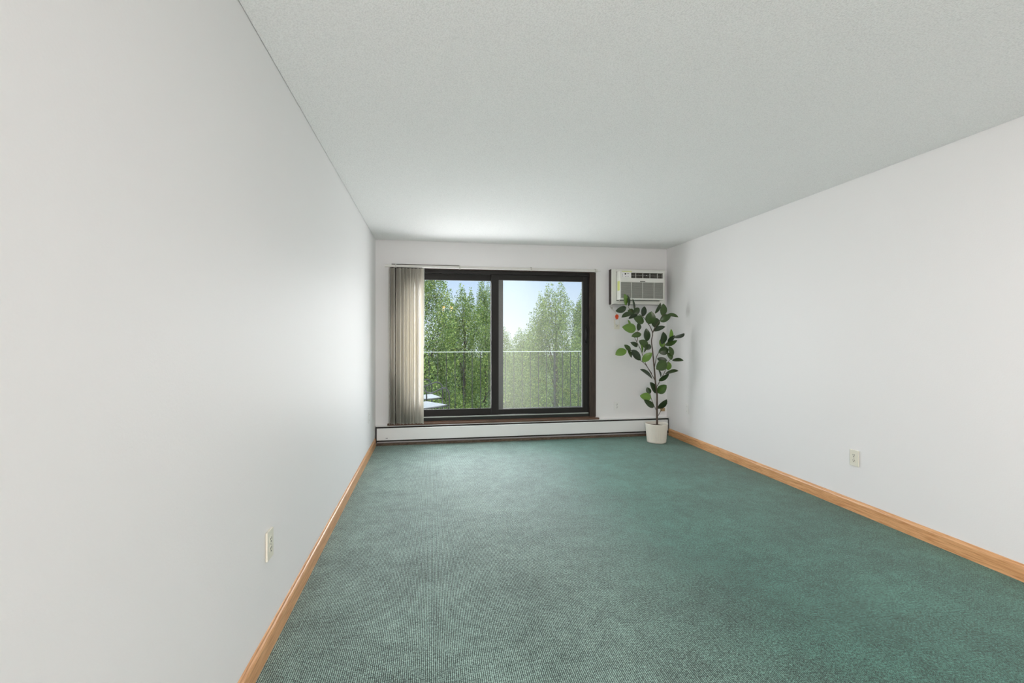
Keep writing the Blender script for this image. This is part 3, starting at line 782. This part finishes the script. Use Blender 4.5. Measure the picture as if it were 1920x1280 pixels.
# ------------------------------------------------------------------ trees beyond the balcony
GZ = -5.6
struct(box_obj('ground', M_grass, (-60, 90, 9.5, 160, GZ - .4, GZ)))
def foliage_mesh(name, seed, Ht, R, nplume, nleaf, leaf, m, z0=.16):
    rs = np.random.RandomState(seed)
    # upright leafy shoots filling a tapering crown
    cs = []
    for k in range(nplume):
        t = rs.uniform(0, 1) ** .8
        z = Ht * (z0 + (.97 - z0) * t)
        prof = math.sin(PI * min(1, (.10 + .90 * t)) ** .9) ** .6 if t < .985 else .12
        rad = R * prof * math.sqrt(rs.uniform(.12, 1))
        a = rs.uniform(0, 2 * PI)
        pr = rs.uniform(.26, .46) * (1.1 - .45 * t); ph = rs.uniform(.55, 1.15)
        cs.append((rad * math.cos(a), rad * math.sin(a), z, pr, ph))
    cs.append((0, 0, Ht - .75, .26, .8))
    cs = np.array(cs); wgt = cs[:, 3] ** 2 * cs[:, 4]; idx = rs.choice(len(cs), nleaf, p=wgt / wgt.sum())
    d = rs.normal(size=(nleaf, 3)); d /= np.linalg.norm(d, axis=1)[:, None]
    rr = rs.uniform(.25, 1.0, nleaf) ** .55
    p = cs[idx][:, :3] + d * rr[:, None] * np.stack([cs[idx][:, 3], cs[idx][:, 3], cs[idx][:, 4]], 1)
    tipf = np.clip((p[:, 2] - cs[idx][:, 2]) / cs[idx][:, 4], 0, 1)
    p[:, :2] = cs[idx][:, :2] + (p[:, :2] - cs[idx][:, :2]) * (1 - .55 * tipf)[:, None]
    u = rs.normal(size=(nleaf, 3)); u[:, 2] -= .5; u /= np.linalg.norm(u, axis=1)[:, None]
    w = rs.normal(size=(nleaf, 3)); w -= (w * u).sum(1)[:, None] * u; w /= np.linalg.norm(w, axis=1)[:, None]
    s = leaf * rs.uniform(.6, 1.35, nleaf)[:, None]
    n = np.cross(u, w)
    V = np.stack([p - u * s * .5, p + w * s * .33 + n * s * .06, p + u * s * .55, p - w * s * .33 + n * s * .06], 1).reshape(-1, 3)
    me = bpy.data.meshes.new(name)
    me.vertices.add(nleaf * 4); me.vertices.foreach_set('co', V.astype(np.float32).ravel())
    me.loops.add(nleaf * 4); me.loops.foreach_set('vertex_index', np.arange(nleaf * 4, dtype=np.int32))
    me.polygons.add(nleaf); me.polygons.foreach_set('loop_start', np.arange(0, nleaf * 4, 4, dtype=np.int32)); me.polygons.foreach_set('loop_total', np.full(nleaf, 4, dtype=np.int32))
    me.update(); me.validate(); me.materials.append(m)
    return me, cs
def make_tree(seed, Ht, R, nplume, nleaf, leaf, m, label):
    t = thing('leafy_tree', label, 'tree', (0, 0, GZ), 0, 'trees beyond the balcony')
    me, cs = foliage_mesh('foliage', seed, Ht, R, nplume, nleaf, leaf, m)
    o = bpy.data.objects.new('foliage', me); C.objects.link(o); o.parent = t
    bm = bmesh.new(); add_tube(bm, catmull([(0, 0, 0), (.05, .03, Ht * .35), (-.04, .02, Ht * .7), (0, 0, Ht - .5)], 4), .10, .02, seg=8); obj('trunk', bm, M_bark, t)
    bm = bmesh.new()
    for c in cs[:24]:
        zb = max(.4, c[2] - .8 - .6 * math.hypot(c[0], c[1]))
        add_tube(bm, [(0, 0, zb), (c[0] * .55, c[1] * .55, c[2] - .45), (c[0], c[1], c[2] + .1)], .018, .006, seg=5)
    obj('branches', bm, M_bark, t)
    return t
tree_list = [
    # x, y, height scale, width scale, turn, prototype, label
    (-.25, 12.6, 1.02, 1.0, 0.3, 0, 'tallest dark green tree rising at the left edge of the left pane'),
    (.95, 13.6, .94, .95, 1.4, 1, 'leafy green tree in the middle of the left pane behind the railing'),
    (1.75, 15.5, .98, .62, 2.2, 2, 'slim green tree behind the middle window stile'),
    (3.55, 13.4, .955, .92, 3.3, 1, 'pale leafy tree rising high in the middle of the right pane'),
    (4.75, 14.2, .93, .95, 4.6, 0, 'green tree cut off by the right edge of the right pane'),
    (2.55, 18.0, .80, 1.05, 5.2, 2, 'low hazy bush-like tree at the left of the right pane under open sky'),
    (4.30, 22.0, .82, 1.25, .9, 1, 'farthest low hazy tree in the dip of open sky'),
]
protos = [make_tree(11, 8.6, 1.75, 90, 90000, .043, M_tree, tree_list[0][6]),
          make_tree(23, 8.6, 1.75, 90, 90000, .043, M_tree, tree_list[1][6]),
          make_tree(37, 8.6, 1.75, 80, 84000, .043, M_tree, tree_list[2][6])]
used = set()
for (x, y, hs, ws, rz, pi_, lab) in tree_list:
    if pi_ not in used:
        used.add(pi_); t = protos[pi_]; t.location = (x, y, GZ); t.rotation_euler = (0, 0, rz); t.scale = (ws, ws, hs); t['label'] = lab
    else:
        dup(protos[pi_], (x, y, GZ), rz, lab, scale=(ws, ws, hs))


# ------------------------------------------------------------------ daylight: the sky
w = bpy.data.worlds.new('World'); scene.world = w; w.use_nodes = True
nt = w.node_tree; nt.nodes.clear()
out = nt.nodes.new('ShaderNodeOutputWorld'); bg = nt.nodes.new('ShaderNodeBackground')
tc = nt.nodes.new('ShaderNodeTexCoord'); sp = nt.nodes.new('ShaderNodeSeparateXYZ')
nt.links.new(tc.outputs['Generated'], sp.inputs[0])
r = nt.nodes.new('ShaderNodeValToRGB')
r.color_ramp.elements[0].position = 0.0; r.color_ramp.elements[0].color = (.80, .88, .97, 1)
r.color_ramp.elements[1].position = .16; r.color_ramp.elements[1].color = (.50, .70, .98, 1)
e = r.color_ramp.elements.new(.05); e.color = (.70, .82, .98, 1)
e = r.color_ramp.elements.new(.40); e.color = (.78, .88, 1.0, 1)
nt.links.new(sp.outputs[2], r.inputs[0])
mr = nt.nodes.new('ShaderNodeMapRange'); mr.inputs['From Min'].default_value = SKY_Z[0]; mr.inputs['From Max'].default_value = SKY_Z[1]
mr.inputs['To Min'].default_value = SKY_LOW; mr.inputs['To Max'].default_value = SKY_HIGH; mr.interpolation_type = 'SMOOTHSTEP'
nt.links.new(sp.outputs[2], mr.inputs['Value'])
nt.links.new(r.outputs[0], bg.inputs['Color']); nt.links.new(mr.outputs[0], bg.inputs['Strength']); nt.links.new(bg.outputs[0], out.inputs[0])

def area(name, loc, rot, sx, sy, power, col, portal=False):
    l = bpy.data.lights.new(name, 'AREA'); l.shape = 'RECTANGLE'; l.size = sx; l.size_y = sy; l.energy = power; l.color = col
    if portal: l.cycles.is_portal = True
    o = bpy.data.objects.new(name, l); C.objects.link(o); o.location = loc; o.rotation_euler = rot
    return o
# lets the renderer sample the sky through the window opening
area('window_sky_portal', (.8, YB + WT + .05, 1.19), (-PI / 2, 0, 0), 2.6, 1.95, 0, (1, 1, 1), True)
area('window_fill_light', (-.8, 6.34, 1.3), (-PI / 2, 0, 0), 4.2, 2.6, WIN_P, (.985, .972, .99))  # added area light outside the glass, itself unseen, fills in for daylight
area('rear_fill_light', (-.50, -2.2, .9), (PI / 2 + .18, 0, -PI / 7), .32, 1.6, REAR_P, (1.0, .895, .885))  # added fill light behind the viewer; no lamp stands here
area('ceiling_fill_light', (1.51, .3, H - .015), (0, 0, 0), .16, .6, DOWN_P, (1.0, .93, .94))  # added ceiling fill without fixture, its reflection kept on the middle stile
sl = bpy.data.lights.new('sun', 'SUN'); sl.energy = SUN; sl.angle = .01; sl.color = (1.0, .95, .85)
so = bpy.data.objects.new('sun', sl); C.objects.link(so); so.rotation_euler = Vector((.62, -.28, .73)).to_track_quat('Z', 'Y').to_euler()

# ------------------------------------------------------------------ camera
cam = bpy.data.cameras.new('camera'); co = bpy.data.objects.new('camera', cam); C.objects.link(co); scene.camera = co
co.location = (0, 0, CAMZ); co.rotation_euler = (PI / 2, 0, -math.atan(151 / 890.0))
cam.sensor_width = 36; cam.lens = 36 * 890 / 1920.0; cam.shift_y = -(640 - 632) / 1920.0
cam.clip_start = .05; cam.clip_end = 400

vs = scene.view_settings
scene.display_settings.display_device = 'sRGB'
vs.view_transform = 'Standard'; vs.look = 'None'; vs.exposure = EXPO; vs.gamma = 1.0; vs.use_curve_mapping = False
scene.cycles.max_bounces = 12; scene.cycles.diffuse_bounces = 8; scene.cycles.transparent_max_bounces = 24
scene.cycles.sample_clamp_indirect = 6
scene.cycles.use_denoising = True
